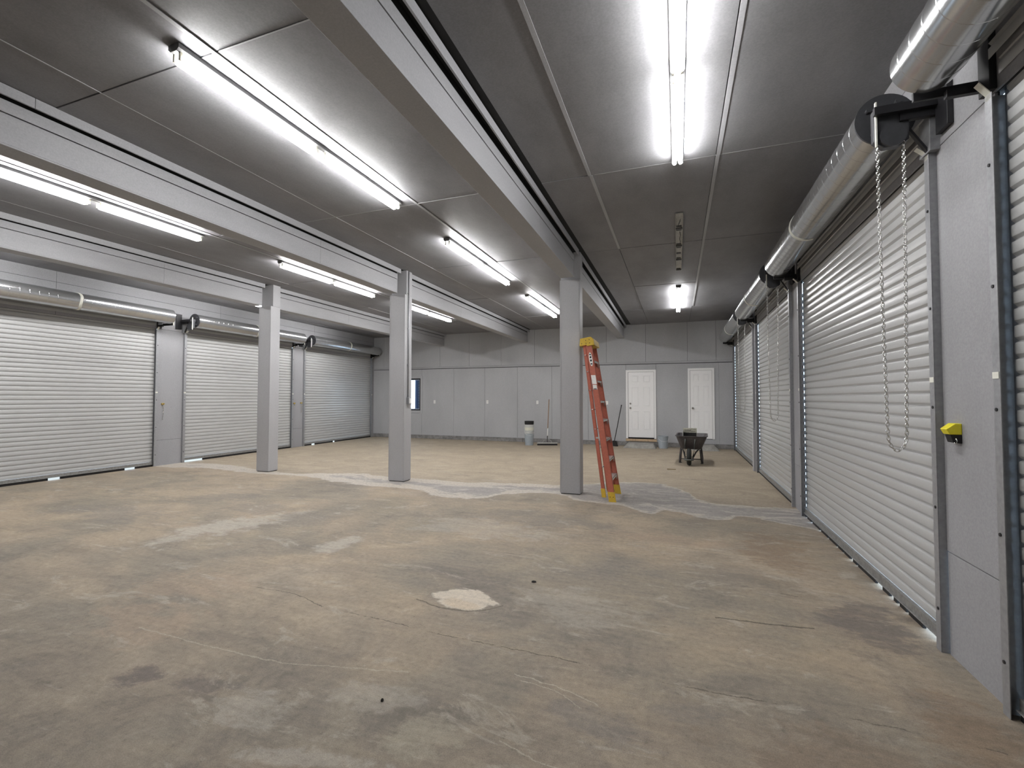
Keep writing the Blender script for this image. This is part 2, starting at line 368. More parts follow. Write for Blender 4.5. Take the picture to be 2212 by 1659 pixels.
# ------------------------------------------------------------------ ceiling
ce = B(XL0, XR0+.1, Y0, YB+.1, H+.012, H+.10).build('ceiling', M_GAP)
tag(ce, 'dark grey painted board ceiling with seams', 'ceiling', kind='structure')
bays = [(-1.36, [-.824, .367], XR0+.03), (-4.67, [-4.105, -2.893], -1.72), (-7.92, [-7.46, -6.22], -4.99), (-11.35, [-10.7, -9.45], -8.22)]
YS = [Y0]+YJ+[YB+.09]
for bi, (xa, sx, xb) in enumerate(bays):
    xs = [xa]+sx+[xb]
    for i in range(len(xs)-1):
        for j in range(len(YS)-1):
            g = .0035; dz = random.choice((-.003, 0, 0, .002, .003))
            B(xs[i]+g, xs[i+1]-g, YS[j]+g, YS[j+1]-g, H+dz, H+.0135).build('panel', M_CEIL, ce)
bat = [(-.824, -.03, Y0, 4.70), (.367, .005, Y0, 4.70), (-.824, -.018, 4.71, 7.2), (.367, .0, 4.71, 12.3), (-2.893, -.03, Y0, 4.70), (-2.893, -.025, 4.71, 12.3), (-6.22, -.02, Y0, 12.3)]
for x, ya, yb in ((-4.105, Y0, 14.7), (-7.46, Y0, 14.7)): B(x-.004, x+.005, ya, yb, H-.004, H).build('seam_lip', M_BEAM, ce)
for y, xa, xb in ((4.705, -.79, 1.4), (4.705, -4.6, -1.8), (2.156, -2.86, -1.8), (12.425, -.79, .36), (12.425, -4.6, -2.9)): B(xa, xb, y-.004, y+.005, H-.004, H).build('seam_lip', M_BEAM, ce)
for x, off, ya, yb in bat:
    B(x+off, x+off+.034, ya, yb, H-.006, H).build('batten', M_BEAM, ce)

# ------------------------------------------------------------------ back wall (north)
wb = MB()
WX0, WX1, WZ0, WZ1 = -10.15, -8.985, 1.03, 2.225       # window opening
wb.box(XL0, WX0, YB+.014, YB+.12, 0, H+.02).box(WX1, XR0, YB+.014, YB+.12, 0, H+.02)
wb.box(WX0, WX1, YB+.014, YB+.12, 0, WZ0).box(WX0, WX1, YB+.014, YB+.12, WZ1, H+.02)
wall_back = wb.build('wall_back', M_GAP)
tag(wall_back, 'grey panelled end wall with two white doors', 'wall', kind='structure')
def panel_cut(boxes, mat=M_WALL):
    mb = MB()
    for b in boxes: mb.box(*b)
    return mb.build('panel', mat, wall_back, bevel=.0015)
PY0, PY1 = YB, YB+.016
g = .003
low = [-11.35, -10.08, -8.93, -7.609, -6.39, -5.171, -3.952, -2.727, -1.528]
for a, b in zip(low[:-1], low[1:]):
    if b < WX0-.01 or a > WX1-.06 and a > -8.95: panel_cut([(a+g, b-g, PY0, PY1, ZF, ZS-.014)])
    elif a < -10.1: panel_cut([(a+g, WX0, PY0, PY1, ZF, ZS-.014), (WX0, b-g, PY0, PY1, ZF, WZ0), (WX0, b-g, PY0, PY1, WZ1, ZS-.014)])
    else: panel_cut([(a+g, WX1, PY0, PY1, ZF, WZ0), (a+g, WX1, PY0, PY1, WZ1, ZS-.014), (WX1, b-g, PY0, PY1, ZF, ZS-.014)])
D1X0, D1X1, D2X0, D2X1 = -1.528, -.617, .305, 1.045
panel_cut([(D1X0+g, D1X1-g, PY0, PY1, 2.38, ZS-.014)])
panel_cut([(D1X1+g, D2X0+.01, PY0, PY1, ZF, ZS-.014), (D2X0+.01, D2X1-.01, PY0, PY1, 2.38, ZS-.014), (D2X1-.01, 1.165, PY0, PY1, ZF, ZS-.014), (D2X0+.01, D2X1-.01, PY0, PY1, ZF, .28)])
panel_cut([(1.165+g, XR0, PY0, PY1, ZF, ZS-.014)])
up = [-11.35, -10.6, -9.38, -8.178, -7.0, -5.78, -4.56, -3.34, -2.136, -.92, .30, 1.10, XR0]
for a, b in zip(up[:-1], up[1:]): panel_cut([(a+g, b-g, PY0, PY1, 2.64, H+.02)])
B(XL0, XR0, YB-.010, YB+.014, ZS+.004, 2.637).build('trim_strip', M_BEAM, wall_back, bevel=.002)
B(XL0, XR0, YB-.006, YB+.014, ZF-.012, ZF+.004).build('drip_edge', M_WALL, wall_back)
# rough foundation blocks below the panels
x = XL0
while x < XR0-.01:
    wd = random.uniform(1.2, 2.4); xe = min(XR0, x+wd)
    B(x+.004, xe-.004, YB-.0, YB+.02, 0, ZF-.014).build('foundation_block', M_FOUND, wall_back, bevel=.006); x = xe

# window
wn = empty('window_1', ((WX0+WX1)/2, YB, (WZ0+WZ1)/2), 0, 'dark framed window in the end wall behind the middle column', 'window', kind='structure')
cx, cz = wn.location.x, wn.location.z; hw, hh = (WX1-WX0)/2, (WZ1-WZ0)/2
def frame(x0, x1, z0, z1, t, y0, y1):
    return MB().box(x0, x0+t, y0, y1, z0, z1).box(x1-t, x1, y0, y1, z0, z1).box(x0+t, x1-t, y0, y1, z0, z0+t).box(x0+t, x1-t, y0, y1, z1-t, z1)
frame(-hw-.09, hw+.09, -hh-.09, hh+.09, .088, -.018, .0).build('casing', M_WALL, wn, bevel=.003)
frame(-hw, hw, -hh, hh, .045, .0, .05).build('sash', M_BLACK, wn, bevel=.002)
frame(-hw+.046, hw-.046, -hh+.046, hh-.046, .022, .03, .06).build('inner_sash', plain('pale_sash', (.5, .55, .65), .5), wn)
B(-hw+.05, hw-.05, .045, .049, -hh+.05, hh-.05).build('pane', M_GLASS, wn)
# brick reveal outside the window
rv = empty('brick_pier', (-9.47, YB+.62, 0), 0, 'narrow blue-grey brick pier seen through the end wall window', 'pier')
for r in range(24):
    cuts = [0, .14, .26] if r % 2 else [0, .07, .26]
    for p, q in zip(cuts[:-1], cuts[1:]): B(p+.004, q-.004, 0, .2, .0+r*.10, .0+r*.10+.088).build('brick', M_BRICK, rv)
B(.005, .255, .01, .19, -.05, 2.42).build('mortar_core', plain('pale_mortar', (.3, .33, .4), .9), rv)
B(-.13, -.02, .0, .2, -.05, 2.5).build('pier_board', plain('blue_grey_board', (.10, .16, .30), .7), rv)

# ------------------------------------------------------------------ hinged doors
def hinged(n, x0, x1, z0, z1, label, knob_left, deadbolt, fancy):
    d = empty('door_%d' % n, ((x0+x1)/2, YB, z0), 0, label, 'door', kind='structure')
    W = (x1-x0)/2; Hh = z1-z0; t = .062
    MB().box(-W, -W+t, -.03, .012, 0, Hh).box(W-t, W, -.03, .012, 0, Hh).box(-W+t, W-t, -.03, .012, Hh-t, Hh).build('door_frame', M_TRIMW, d, bevel=.004)
    lw = W-t-.006; zb = .035 if deadbolt else .01
    yb, yf = (.012, -.004) if deadbolt else (.006, -.018)
    leaf = B(-lw, lw, yf, yb, zb, Hh-t-.006).build('door_leaf', M_WHITE, d, bevel=.002)
    dh = Hh-t-zb
    rows = [(.06, .31), (.375, .70) if 0 else (.37, .67), (.74, .93)]
    rows = [(.115, .40), (.475, .77), (.84, .945)]
    for a, b_ in rows:
        for s in (-1, 1):
            xa, xb = (.13*2*lw*.5+.02, .74*lw) ; xa = .16*lw+.01
            za, zz = zb+a*dh, zb+b_*dh
            x_0, x_1 = (s*xa, s*xb) if s > 0 else (s*xb, s*xa)
            mb = MB(); e = .012; dp = .006
            # raised field with sloping moulding
            mb.ring_loft([[(x_0, yf-.0005, za), (x_1, yf-.0005, za), (x_1, yf-.0005, zz), (x_0, yf-.0005, zz)],
                          [(x_0+e, yf-dp, za+e), (x_1-e, yf-dp, za+e), (x_1-e, yf-dp, zz-e), (x_0+e, yf-dp, zz-e)],
                          [(x_0+2*e, yf-.001, za+2*e), (x_1-2*e, yf-.001, za+2*e), (x_1-2*e, yf-.001, zz-2*e), (x_0+2*e, yf-.001, zz-2*e)],
                          [(x_0+3*e, yf-dp, za+3*e), (x_1-3*e, yf-dp, za+3*e), (x_1-3*e, yf-dp, zz-3*e), (x_0+3*e, yf-dp, zz-3*e)]])
            mb.build('moulded_panel', M_WHITE, leaf)
    kx = -lw+.065
    k = MB(); kz = .95-zb*0 if deadbolt else .92
    k.cyl((kx, yf, kz), (kx, yf-.008, kz), .032, n=16).cyl((kx, yf-.008, kz), (kx, yf-.035, kz), .012, n=12)
    k.cyl((kx, yf-.035, kz), (kx, yf-.05, kz), .022, .028, n=16).cyl((kx, yf-.05, kz), (kx, yf-.062, kz), .028, .018, n=16)
    k.build('knob', M_KNOB, leaf, sharp=40)
    if deadbolt:
        MB().cyl((kx, yf, kz+.14), (kx, yf-.014, kz+.14), .030, .026, n=16).box(kx-.006, kx+.006, yf-.026, yf-.014, kz+.125, kz+.155).build('deadbolt', M_KNOB, leaf, sharp=40)
        B(-lw, lw, yf-.012, .012, .018, zb-.002).build('threshold', M_BLACK, d)
    else:
        for z in (.28, 1.02, Hh-.30):
            MB().box(lw-.002, lw+.012, yf-.008, yf+.004, z-.05, z+.05).build('hinge', M_KNOB, d)
    return d
hinged(1, D1X0, D1X1, .236, 2.385, 'white six-panel door with deadbolt above a bare timber sill', True, True, 0)
hinged(2, D2X0, D2X1, .280, 2.405, 'narrower white door with hinges showing, behind the wheelbarrow', True, False, 0)
s_ = B(-.465, .465, -.035, .0, 0, .075).build('timber_sill', M_SILL, bevel=.003); s_.location = ((D1X0+D1X1)/2, YB, .150)
tag(s_, 'bare timber sill board under the left white door', 'sill')
def step_block(x0, x1, yf, zt, tx0, tx1, label):
    mb = MB(); n = 10; rings = []
    for k, (t, e) in enumerate([(0, 0), (.35, .03), (.75, .10), (1, .16)]):
        z = zt*t; xa = x0+(tx0-x0)*t; xb = x1+(tx1-x1)*t; y_ = yf+e
        r = [(xa, YB-.02, z), (xb, YB-.02, z)]
        for i in range(n+1):
            q = i/n; r.append((xb+(xa-xb)*q+random.uniform(-.006, .006), y_+random.uniform(-.01, .01)+(.08*(abs(q-.5)*2)**6), z))
        rings.append(r)
    mb.ring_loft(rings)
    o = mb.build('concrete_step', M_CONCBLOCK, bevel=.008); return tag(o, label, 'step', group=None)
step_block(-1.56, -.60, 14.15, .125, -1.45, -.68, 'rough concrete step with rounded ends under the left white door')
step_block(.36, 1.13, 14.15, .125, .46, 1.00, 'rough concrete step under the right white door behind the wheelbarrow')

# ------------------------------------------------------------------ side and front walls
wr = empty('wall_right', (XR(3.4), 3.4, 0), TH_R, 'right wall of rolling doors and grey piers', 'wall', kind='structure')
wl = empty('wall_left', (XL(6.9), 6.9, 0), TH_L, 'left wall of rolling doors and grey piers', 'wall', kind='structure')
wf = B(XL0, XR0, Y0-.1, Y0, -.1, H+.05).build('wall_front', M_WALL); tag(wf, 'plain grey wall behind the camera', 'wall', kind='structure')
def yr(Y): return 3.4-Y
def yl(Y): return Y-6.9
DZ = 3.02
doorsR = [(-.55, 2.865), (3.502, 6.80), (7.36, 10.42), (10.86, 14.66)]
doorsL = [(3.45, 6.80), (7.46, 10.73), (11.24, 14.72)]
GW = .042   # guide width along the wall
def wall_panels(root, conv, doors, ystart, yend, seams):
    edges = [ystart]
    for a, b_ in doors: edges += [a-GW, b_+GW]
    edges.append(yend)
    for i in range(0, len(edges), 2):
        a, b_ = sorted((conv(edges[i]), conv(edges[i+1])))
        if b_-a < .03: continue
        zs = [-.03]+seams+[DZ]
        for z0, z1 in zip(zs[:-1], zs[1:]):
            sl = .006 if (root is wr and i == 2 and z0 < .1) else 0
            B(-.012, 0, a+sl, b_, z0+.0025, z1-.0025).build('panel', M_PIER, root, bevel=.0015)
        B(-.02, -.0125, a+(.012 if (root is wr and i == 2) else 0), b_, -.03, DZ+.02).build('sheathing', M_GAP, root)
    a, b_ = sorted((conv(ystart), conv(yend)))
    n = 5; 
    for k in range(n):
        p, q = a+(b_-a)*k/n, a+(b_-a)*(k+1)/n
        B(-.012, 0, p+.002, q-.002, DZ+.0025, 3.62).build('header_panel', M_PIER, root, bevel=.0015)
        B(-.012, 0, p+.002, q-.002, 3.625, H+.02).build('header_panel', M_PIER, root, bevel=.0015)
    B(-.05, -.0125, a, b_, DZ-.0, H+.03).build('sheathing', M_GAP, root)
wall_panels(wr, yr, doorsR, Y0, YB+.08, [.60])
wall_panels(wl, yl, doorsL, Y0, YB+.08, [.56])

# ------------------------------------------------------------------ rolling doors
PITCH_S = .0805
def slat_mesh(W):
    prof = [(.0010, .0), (.0022, .004), (.0022, .050), (.0010, .0535), (-.0095, .0585), (-.0125, .0605), (-.0125, .0650), (-.0095, .0680), (.0010, PITCH_S)]
    mb = MB(); i = 0
    for (x, z) in prof: mb.v += [(x, -W/2, z), (x, W/2, z)]
    for k in range(len(prof)-1): mb.f.append((2*k, 2*k+1, 2*k+3, 2*k+2)); mb.m.append(0)
    me = mb.mesh('slat', M_SLAT, True); me.set_sharp_from_angle(angle=math.radians(26)); return me
def chain_mesh(half, zt, zb):
    mb = MB(); pts = []
    n1 = 400; L = []
    for k in range(n1+1):
        t = k/n1; z = zt+(zb+.10-zt)*t; hx = half*(1-.30*t**1.5); L.append((-hx, z))
    for k in range(1, 60):
        a = PI*k/60; hx = half*.70; L.append((-hx*math.cos(a), zb+.10-.10*math.sin(a)))
    for k in range(n1+1):
        t = 1-k/n1; z = zt+(zb+.10-zt)*t; hx = half*(1-.30*t**1.5); L.append((hx, z))
    acc = 0; step = .0215; nxt = 0; idx = 0
    for (a, b_) in zip(L[:-1], L[1:]):
        d = math.hypot(b_[0]-a[0], b_[1]-a[1])
        while acc+d >= nxt:
            q = (nxt-acc)/max(d, 1e-9); x = a[0]+(b_[0]-a[0])*q; z = a[1]+(b_[1]-a[1])*q
            T = Vector((b_[0]-a[0], 0, b_[1]-a[1])).normalized(); S = Vector((0, 1, 0)) if idx % 2 else T.cross(Vector((0, 1, 0)))
            ring = []
            for k in range(10):
                an = 2*PI*k/10; ring.append(Vector((x, 0, z))+T*(.0155*math.cos(an))+S*(.0085*math.sin(an)))
            nrm = T.cross(S); R = []
            for k in range(10):
                p = ring[k]; c = (p-Vector((x, 0, z))).normalized()
                R.append([p+(c*math.cos(u*PI/2)+nrm*math.sin(u*PI/2))*.0028 for u in range(4)])
            mb.ring_loft(R, False, 0, True)
            nxt += step; idx += 1
        acc += d
    return mb.mesh('hand_chain', M_CHROME, True)
BOLT = MB().cyl((0, 0, 0), (.004, 0, 0), .009, n=8).mesh('bolt', M_BLACK)
CHAIN = chain_mesh(.066, 3.06, 1.19)
def rolling(n, side, ya, yb, label, gaps, op_chain=True, holes=False, tape=None, extra_end=(.13, .13)):
    Yc = (ya+yb)/2; W = yb-ya
    if side == 'R': d = empty('door_%d' % n, (XR(Yc), Yc, 0), TH_R); s = -1; e = 1; xc = .235
    else: d = empty('door_%d' % n, (XL(Yc), Yc, 0), TH_L); s = 1; e = -1; xc = .265
    tag(d, label, 'rolling door', kind='structure')
    def yy(Y): return s*(Y-Yc)
    h = W/2
    me = slat_mesh(W-.008)
    z = .105; k = 0; xs = -.024
    while z < 3.20:
        o = put('slat', me, d); lean = max(0, z-3.02)
        o.location = (xs+lean*.45, 0, z); z += PITCH_S
    # bottom bar with rubber seal broken by gaps
    mb = MB().box(-.026, .004, -h+.004, h-.004, .044, .104).box(.004, .018, -h+.004, h-.004, .044, .050)
    mb.build('bottom_bar', M_BARMETAL, d, bevel=.002)
    cuts = sorted(tuple(sorted((yy(a), yy(b_)))) for a, b_ in gaps); p = -h+.004
    for a, b_ in cuts+[(h-.004, h)]:
        if a > p+.002: B(-.018, .0, p, a, 0.0, .046).build('rubber_seal', M_RUBBER, d)
        p = max(p, b_)
    for sg in (-1, 1):
        y0 = sg*h; o_ = sg
        def bx(mb, x0, x1, a, b_, z0, z1):
            A, Bq = sorted((y0+o_*a, y0+o_*b_)); mb.box(x0, x1, A, Bq, z0, z1)
        g_ = MB(); near = (sg == e)
        bx(g_, .036, .040, -.012, GW, 0, DZ-.02)                    # front flange
        bx(g_, -.042, -.038, -.05, GW, 0, DZ)                       # rear flange
        if not (holes and not near): bx(g_, -.038, .036, GW-.004, GW, 0, DZ-.02)
        else:
            bx(g_, .0, .036, GW-.004, GW, 0, DZ-.02)
            zz = .105
            while zz < DZ-.1:
                bx(g_, -.038, .0, GW-.004, GW, zz-.034, zz+.014); zz += PITCH_S
            bx(g_, -.038, -.026, GW-.004, GW, 0, DZ-.02)
        gd = g_.build('guide_rail', M_GUIDE, d, bevel=.001)
        for zb_ in (.25, .85, 1.45, 2.05, 2.65):
            q = put('bolt', BOLT, gd); q.location = (.040, y0+o_*.02, zb_)
        yt0 = y0+o_*.017; B(.0402, .0425, yt0-.024, yt0+.024, 1.60, 1.632).build('tape_patch', M_TAPE, gd)
        # flared mouth at the top of the guide
        fm = MB(); yb0 = y0+o_*.015
        fm.ring_loft([[(.036, yb0-.02, DZ-.05), (.036, yb0+.02, DZ-.05), (.040, yb0+.02, DZ-.05), (.040, yb0-.02, DZ-.05)],
                      [(.036, yb0-.02, DZ-.02), (.036, yb0+.02, DZ-.02), (.040, yb0+.02, DZ-.02), (.040, yb0-.02, DZ-.02)],
                      [(.085, yb0-.02-o_*.01, DZ+.035), (.085, yb0+.02-o_*.01, DZ+.035), (.089, yb0+.02-o_*.01, DZ+.033), (.089, yb0-.02-o_*.01, DZ+.033)]])
        fm.build('guide_flare', M_TAPE, gd)
    # galvanised roll with faint rings
    rings = []; a, b_ = -h-extra_end[0], h+extra_end[1]
    if e == 1: b_ = h-.02
    else: a = -h+.02
    R0 = .157; ys = [a]; y = a+.10
    prof = [(a, R0-.004), (a+.004, R0)]
    while y < b_-.06:
        prof += [(y-.003, R0), (y, R0+.0014), (y+.003, R0)]; y += .128
    prof += [(b_-.004, R0), (b_, R0-.004)]
    zc = 3.285
    for (y, r) in prof: rings.append([(xc+r*math.cos(t*2*PI/72), y, zc+r*math.sin(t*2*PI/72)) for t in range(72)])
    MB().ring_loft(rings).build('roll', M_GALV, d, sharp=22)
    if tape is not None:
        yt = yy(tape); R = []
        for y, r in ((yt-.022, R0+.001), (yt-.022, R0+.004), (yt+.022, R0+.004), (yt+.022, R0+.001)):
            R.append([(xc+r*math.cos(-1.9+t*4.6/40), y+.01*math.sin(t*.35), zc+r*math.sin(-1.9+t*4.6/40)) for t in range(41)])
        m2 = MB(); i0 = 0
        for q in R: m2.v += q
        for q in range(3):
            for t in range(40): m2.f.append((q*41+t, q*41+t+1, (q+1)*41+t+1, (q+1)*41+t)); m2.m.append(0)
        m2.build('tape_band', M_TAPE, d)
    # operator end
    ye = e*(h-.02); o_ = e
    def ybox(mb, x0, x1, a, b_, z0, z1):
        A, Bq = sorted((ye+o_*a, ye+o_*b_)); mb.box(x0, x1, A, Bq, z0, z1)
    dk = MB().cyl((xc, ye+o_*.001, zc), (xc, ye+o_*.014, zc), .162, n=40)
    dk.cyl((xc, ye+o_*.014, zc), (xc, ye+o_*.05, zc), .05, .04, n=20)
    for q in range(4):
        an = .6+q*PI/2; dk.cyl((xc+.11*math.cos(an), ye+o_*.014, zc+.11*math.sin(an)), (xc+.11*math.cos(an), ye+o_*.045, zc+.11*math.sin(an)), .016, n=10)
    dk.build('end_plate', M_DARKGREY, d, sharp=40)
    hd = MB(); poly = [(xc-.085, 3.30), (xc-.085, 3.09), (xc-.035, 3.055), (xc+.045, 3.055), (xc+.095, 3.10), (xc+.095, 3.30)]
    A, Bq = sorted((ye+o_*.07, ye+o_*.115)); hd.prism(poly, 'y', A, Bq); hd.build('chain_guard', M_DARKGREY, d, bevel=.003)
    wh = MB().cyl((xc+.0, ye+o_*.118, 3.12), (xc+.0, ye+o_*.135, 3.12), .07, n=20); wh.build('chain_wheel', M_DARKGREY, d, sharp=40)
    br = MB(); ybox(br, .0, .030, .13, .26, 3.075, 3.42)
    ybox(br, .030, .34, .135, .165, 3.245, 3.295); ybox(br, .02, .20, .10, .135, 3.20, 3.25)
    A = ye+o_*.07; br.ring_loft([[(.19, A, 3.25), (.205, A, 3.25), (.205, A+o_*.03, 3.25), (.19, A+o_*.03, 3.25)], [(.03, A-o_*.02, 3.0), (.045, A-o_*.02, 3.0), (.045, A+o_*.01, 3.0), (.03, A+o_*.01, 3.0)]])
    br.build('bracket', M_BLACK, d, bevel=.002)
    hp = MB(); ybox(hp, .0, .05, -.03+.01, .11, 3.0, 3.22); hp.build('head_plate', M_GUIDE, d, bevel=.002)
    sb = MB(); ybox(sb, xc+.082, xc+.09, .116, .135, 3.06, 3.34); sb.build('chain_keeper', M_TAPE, d)
    # idle end: axle stub and wall bracket
    yi = -e*h-e*extra_end[0]; o2 = -e
    MB().cyl((xc, yi, zc), (xc, yi+o2*.06, zc), .022, n=12).build('axle_stub', M_BLACK, d, sharp=40); ib = MB()
    A, Bq = sorted((yi+o2*-.02, yi+o2*-.11)); ib.box(.0, .03, A, Bq, 3.03, 3.42); ib.box(.03, .17, A, A+.03, 3.06, 3.10)
    A, Bq = sorted((yi+o2*.012, yi+o2*.03)); ib.box(.0, xc+.05, A, Bq, 3.10, 3.15)
    ib.build('idle_bracket', M_BLACK, d, bevel=.002)
    if side == 'L': MB().box(xc+.052, xc+.06, A, Bq, 3.10, 3.30).build('idle_plate', M_TAPE, d)
    if op_chain:
        c = put('hand_chain', CHAIN, d); c.location = (xc+.015, ye+o_*.126, 0)
        tag(c, 'looped bright steel hand chain', kind='stuff')
    return d
gapsD1 = [(3.60, 3.78), (3.52, 3.56), (3.98, 4.02), (4.12, 4.17), (4.22, 4.30), (4.42, 4.56), (4.95, 4.99), (5.08, 5.16), (5.32, 5.35), (5.50, 5.54), (5.80, 5.84), (6.10, 6.15), (6.45, 6.52), (6.70, 6.76)]
rolling(3, 'R', *doorsR[0], 'right wall rolling door nearest the camera, cut by the frame edge', [(2.2, 2.3)], op_chain=False)
rolling(4, 'R', *doorsR[1], 'right wall rolling door with the large looped hand chain in front', gapsD1, holes=True, tape=5.42)
rolling(5, 'R', *doorsR[2], 'right wall rolling door just beyond the bright row of daylight dots', [(10.2, 10.25)], holes=True, tape=9.0)
rolling(6, 'R', *doorsR[3], 'farthest right wall rolling door beside the end wall', [(11.0, 11.08)], holes=True, tape=12.9, extra_end=(.10, .10))
rolling(7, 'L', *doorsL[0], 'largest left wall rolling door, cut by the left frame edge', [(5.0, 5.18), (6.25, 6.45)], op_chain=False, tape=5.2)
rolling(8, 'L', *doorsL[1], 'middle left wall rolling door, partly behind the left column', [(7.48, 7.95)], op_chain=False, tape=9.15)
rolling(9, 'L', *doorsL[2], 'farthest left wall rolling door beside the end wall', [(11.6, 11.75), (12.6, 12.7)], op_chain=False, tape=13.0, extra_end=(.06, .06))

# short post between the two far right doors
po = B(0.001, .075, -.06, .06, 0, .83).build('guard_post', M_COLUMN, bevel=.004); po.location = (XR(10.64), 10.66, 0); po.rotation_euler = (0, 0, TH_R)
tag(po, 'waist-high grey post between the two farthest right rolling doors', 'post')

# lock boxes for the chains
def keeper(loc, th, label, yellow, chainlen):
    r = empty('chain_keeper_box', loc, th, label, 'chain keeper')
    if yellow:
        MB().prism([(.0, 0), (.055, .0), (.07, .03), (.03, .062), (.0, .062)], 'y', -.035, .035).build('cover', M_YELLOW2, r, bevel=.003)
        MB().prism([(.0, -.05), (.04, -.045), (.052, -.002), (.0, -.002)], 'y', -.028, .035).build('base', M_RUBBER, r, bevel=.003)
        MB().path([(.035, .035+.015*math.cos(t*PI/6)+.01, -.035+.015*math.sin(t*PI/6)) for t in range(12)], .0028, 6, True).build('ring', M_CHROME, r, smooth=True)
    else:
        MB().box(0, .03, -.03, .03, -.02, .02).build('base', M_BRASS, r, bevel=.004)
        MB().cyl((.03, 0, 0), (.05, .01, .012), .012, n=10).build('catch', M_BRASS, r)
    if chainlen:
        mb = MB()
        for k in range(int(chainlen/.028)):
            z = -.03-k*.028; n = 8; S = Vector((0, 1, 0)) if k % 2 else Vector((1, 0, 0))
            mb.path([Vector((.02, .01*math.sin(k*.35), z))+Vector((0, 0, 1))*(.017*math.cos(2*PI*q/n))+S*(.010*math.sin(2*PI*q/n)) for q in range(n)], .003, 4, True)
        tag(mb.build('loose_chain', M_CHROME, r, smooth=True), kind='stuff')
    return r
keeper((XR(3.30), 3.305, 1.300), TH_R, 'bright yellow chain keeper on the near right grey pier', True, 0)
keeper((XL(6.98), 6.975, 1.36), TH_L, 'small brass chain keeper with dangling chain on the nearer left pier', False, .34)
keeper((XL(10.83), 10.84, 1.33), TH_L, 'small brass chain keeper at the left edge of the farther left pier', False, .10)
keeper((XL(11.13), 11.12, 1.34), TH_L, 'small brass chain keeper at the right edge of the farther left pier, chain dangling', False, .30)

# ------------------------------------------------------------------ columns
COLS = [(-1.743, 'right-hand grey column, the one the orange ladder leans on'), (-4.926, 'middle grey column with a thin conduit down its side'), (-8.100, 'left-hand grey column standing before the middle left rolling door')]
YC, CW, CD, ZSF = 7.09, .316, .233, 3.398
for cx_, lab in COLS:
    c = empty('column', (cx_, YC, 0), 0, lab, 'column', group='square grey columns under the beams')
    B(0, CW, 0, CD, .012, ZSF-.02).build('shaft', M_COLUMN, c, bevel=.004)
    B(.0, CW, .05, CD, ZSF-.02, H).build('upper_shaft', M_COLUMN, c, bevel=.003)
    B(.01, CW-.01, .01, CD-.01, 0, .012).build('base_gap', M_GAP, c)
    B(-.004, .0, .0, .03, .02, ZSF-.03).build('corner_trim', M_COLUMN, c)
    B(.012, .016, -.003, .0, .02, ZSF-.03).build('corner_bead', M_COLUMN, c)
    B(CW-.016, CW-.012, -.003, .0, .02, ZSF-.03).build('corner_bead', M_COLUMN, c)
# conduit on the middle column
cn = empty('conduit', (-4.926+CW+.014, YC+.105, 0), 0, 'thin grey conduit with outlet box on the middle column', 'conduit')
MB().cyl((0, 0, 1.51), (0, 0, H-.01), .0115, n=10).build('pipe', M_GUIDE, cn, smooth=True)
MB().box(-.013, .035, -.03, .06, 1.385, 1.512).build('outlet_box', M_GUIDE, cn, bevel=.005)
MB().box(.036, .040, -.018, .048, 1.40, 1.495).build('cover_plate', M_TRIMW, cn, bevel=.002)
for z in (2.1, 2.75, 3.4): B(-.014, .004, -.022, .022, z, z+.016).build('strap', M_GUIDE, cn)

# ------------------------------------------------------------------ beams
def beam(P0, P1, lab, zs0, zs1, cap0, cap1):
    (xa, ya), (xb, yb) = P0, P1; Lh = math.hypot(xb-xa, yb-ya); th = math.atan2(-(xb-xa), (yb-ya))
    b_ = empty('beam', (xa, ya, 0), th, lab, 'beam', group='boxed grey beams along the hall')
    Wd = .225
    def pris(name, x0, x1, z0a, z1a, z0b, z1b, y0=0, y1=Lh, mat=M_BEAM, bev=.002):
        mb = MB().ring_loft([[(x0, y0, z0a), (x1, y0, z0a), (x1, y0, z1a), (x0, y0, z1a)], [(x0, y1, z0b), (x1, y1, z0b), (x1, y1, z1b), (x0, y1, z1b)]])
        mb.build(name, mat, b_, bevel=bev)
    # web boards split at butt joints
    cuts = [0, Lh*.31, Lh*.78, Lh]
    for a, c in zip(cuts[:-1], cuts[1:]):
        za = zs0+(zs1-zs0)*a/Lh; zb = zs0+(zs1-zs0)*c/Lh
        pris('side_board', -.016, -.004, za+.016, 3.640, zb+.016, 3.640, a+.001, c-.001)
        pris('side_board', -Wd+.004, -Wd+.016, za+.016, 3.640, zb+.016, 3.640, a+.001, c-.001)
        pris('top_board', -.016, -.001, 3.648, 3.742, 3.648, 3.742, a+.001, c-.001)
        pris('top_board', -Wd+.001, -Wd+.016, 3.648, 3.742, 3.648, 3.742, a+.001, c-.001)
    pris('core', -Wd+.016, -.016, zs0+.014, H, zs1+.014, H, 0, Lh, M_GAP, 0)
    pris('soffit_board', -Wd, 0, zs0, zs0+.014, zs1, zs1+.014)
    cuts = [0, Lh*.42, Lh]
    for a, c in zip(cuts[:-1], cuts[1:]):
        B(.058, .075, a+.001, c-.001, 3.742, H-.0005).build('ledger_board', M_BEAM, b_, bevel=.002)
        B(-Wd-.05, -Wd-.033, a+.001, c-.001, 3.742, H-.0005).build('ledger_board', M_BEAM, b_, bevel=.002)
    if cap1: B(-Wd+.003, -.003, Lh-.012, Lh, ZSF+.016, 3.735).build('end_board', M_BEAM, b_)
    return b_
zN = ZSF-.003
beam((-1.490, Y0+.0), (-1.500, YC-.05), 'near length of the right beam, running from overhead to the right-hand column', 3.398, 3.398, 0, 1)
beam((-1.500, YC+CD+.01), (-1.575, YB-.001), 'far length of the right beam, between the right-hand column and end wall', 3.392, 3.42, 0, 0)
beam((-4.735, Y0+.0), (-4.735, YC-.05), 'near length of the middle beam, ending at the middle column', 3.398, 3.394, 0, 1)
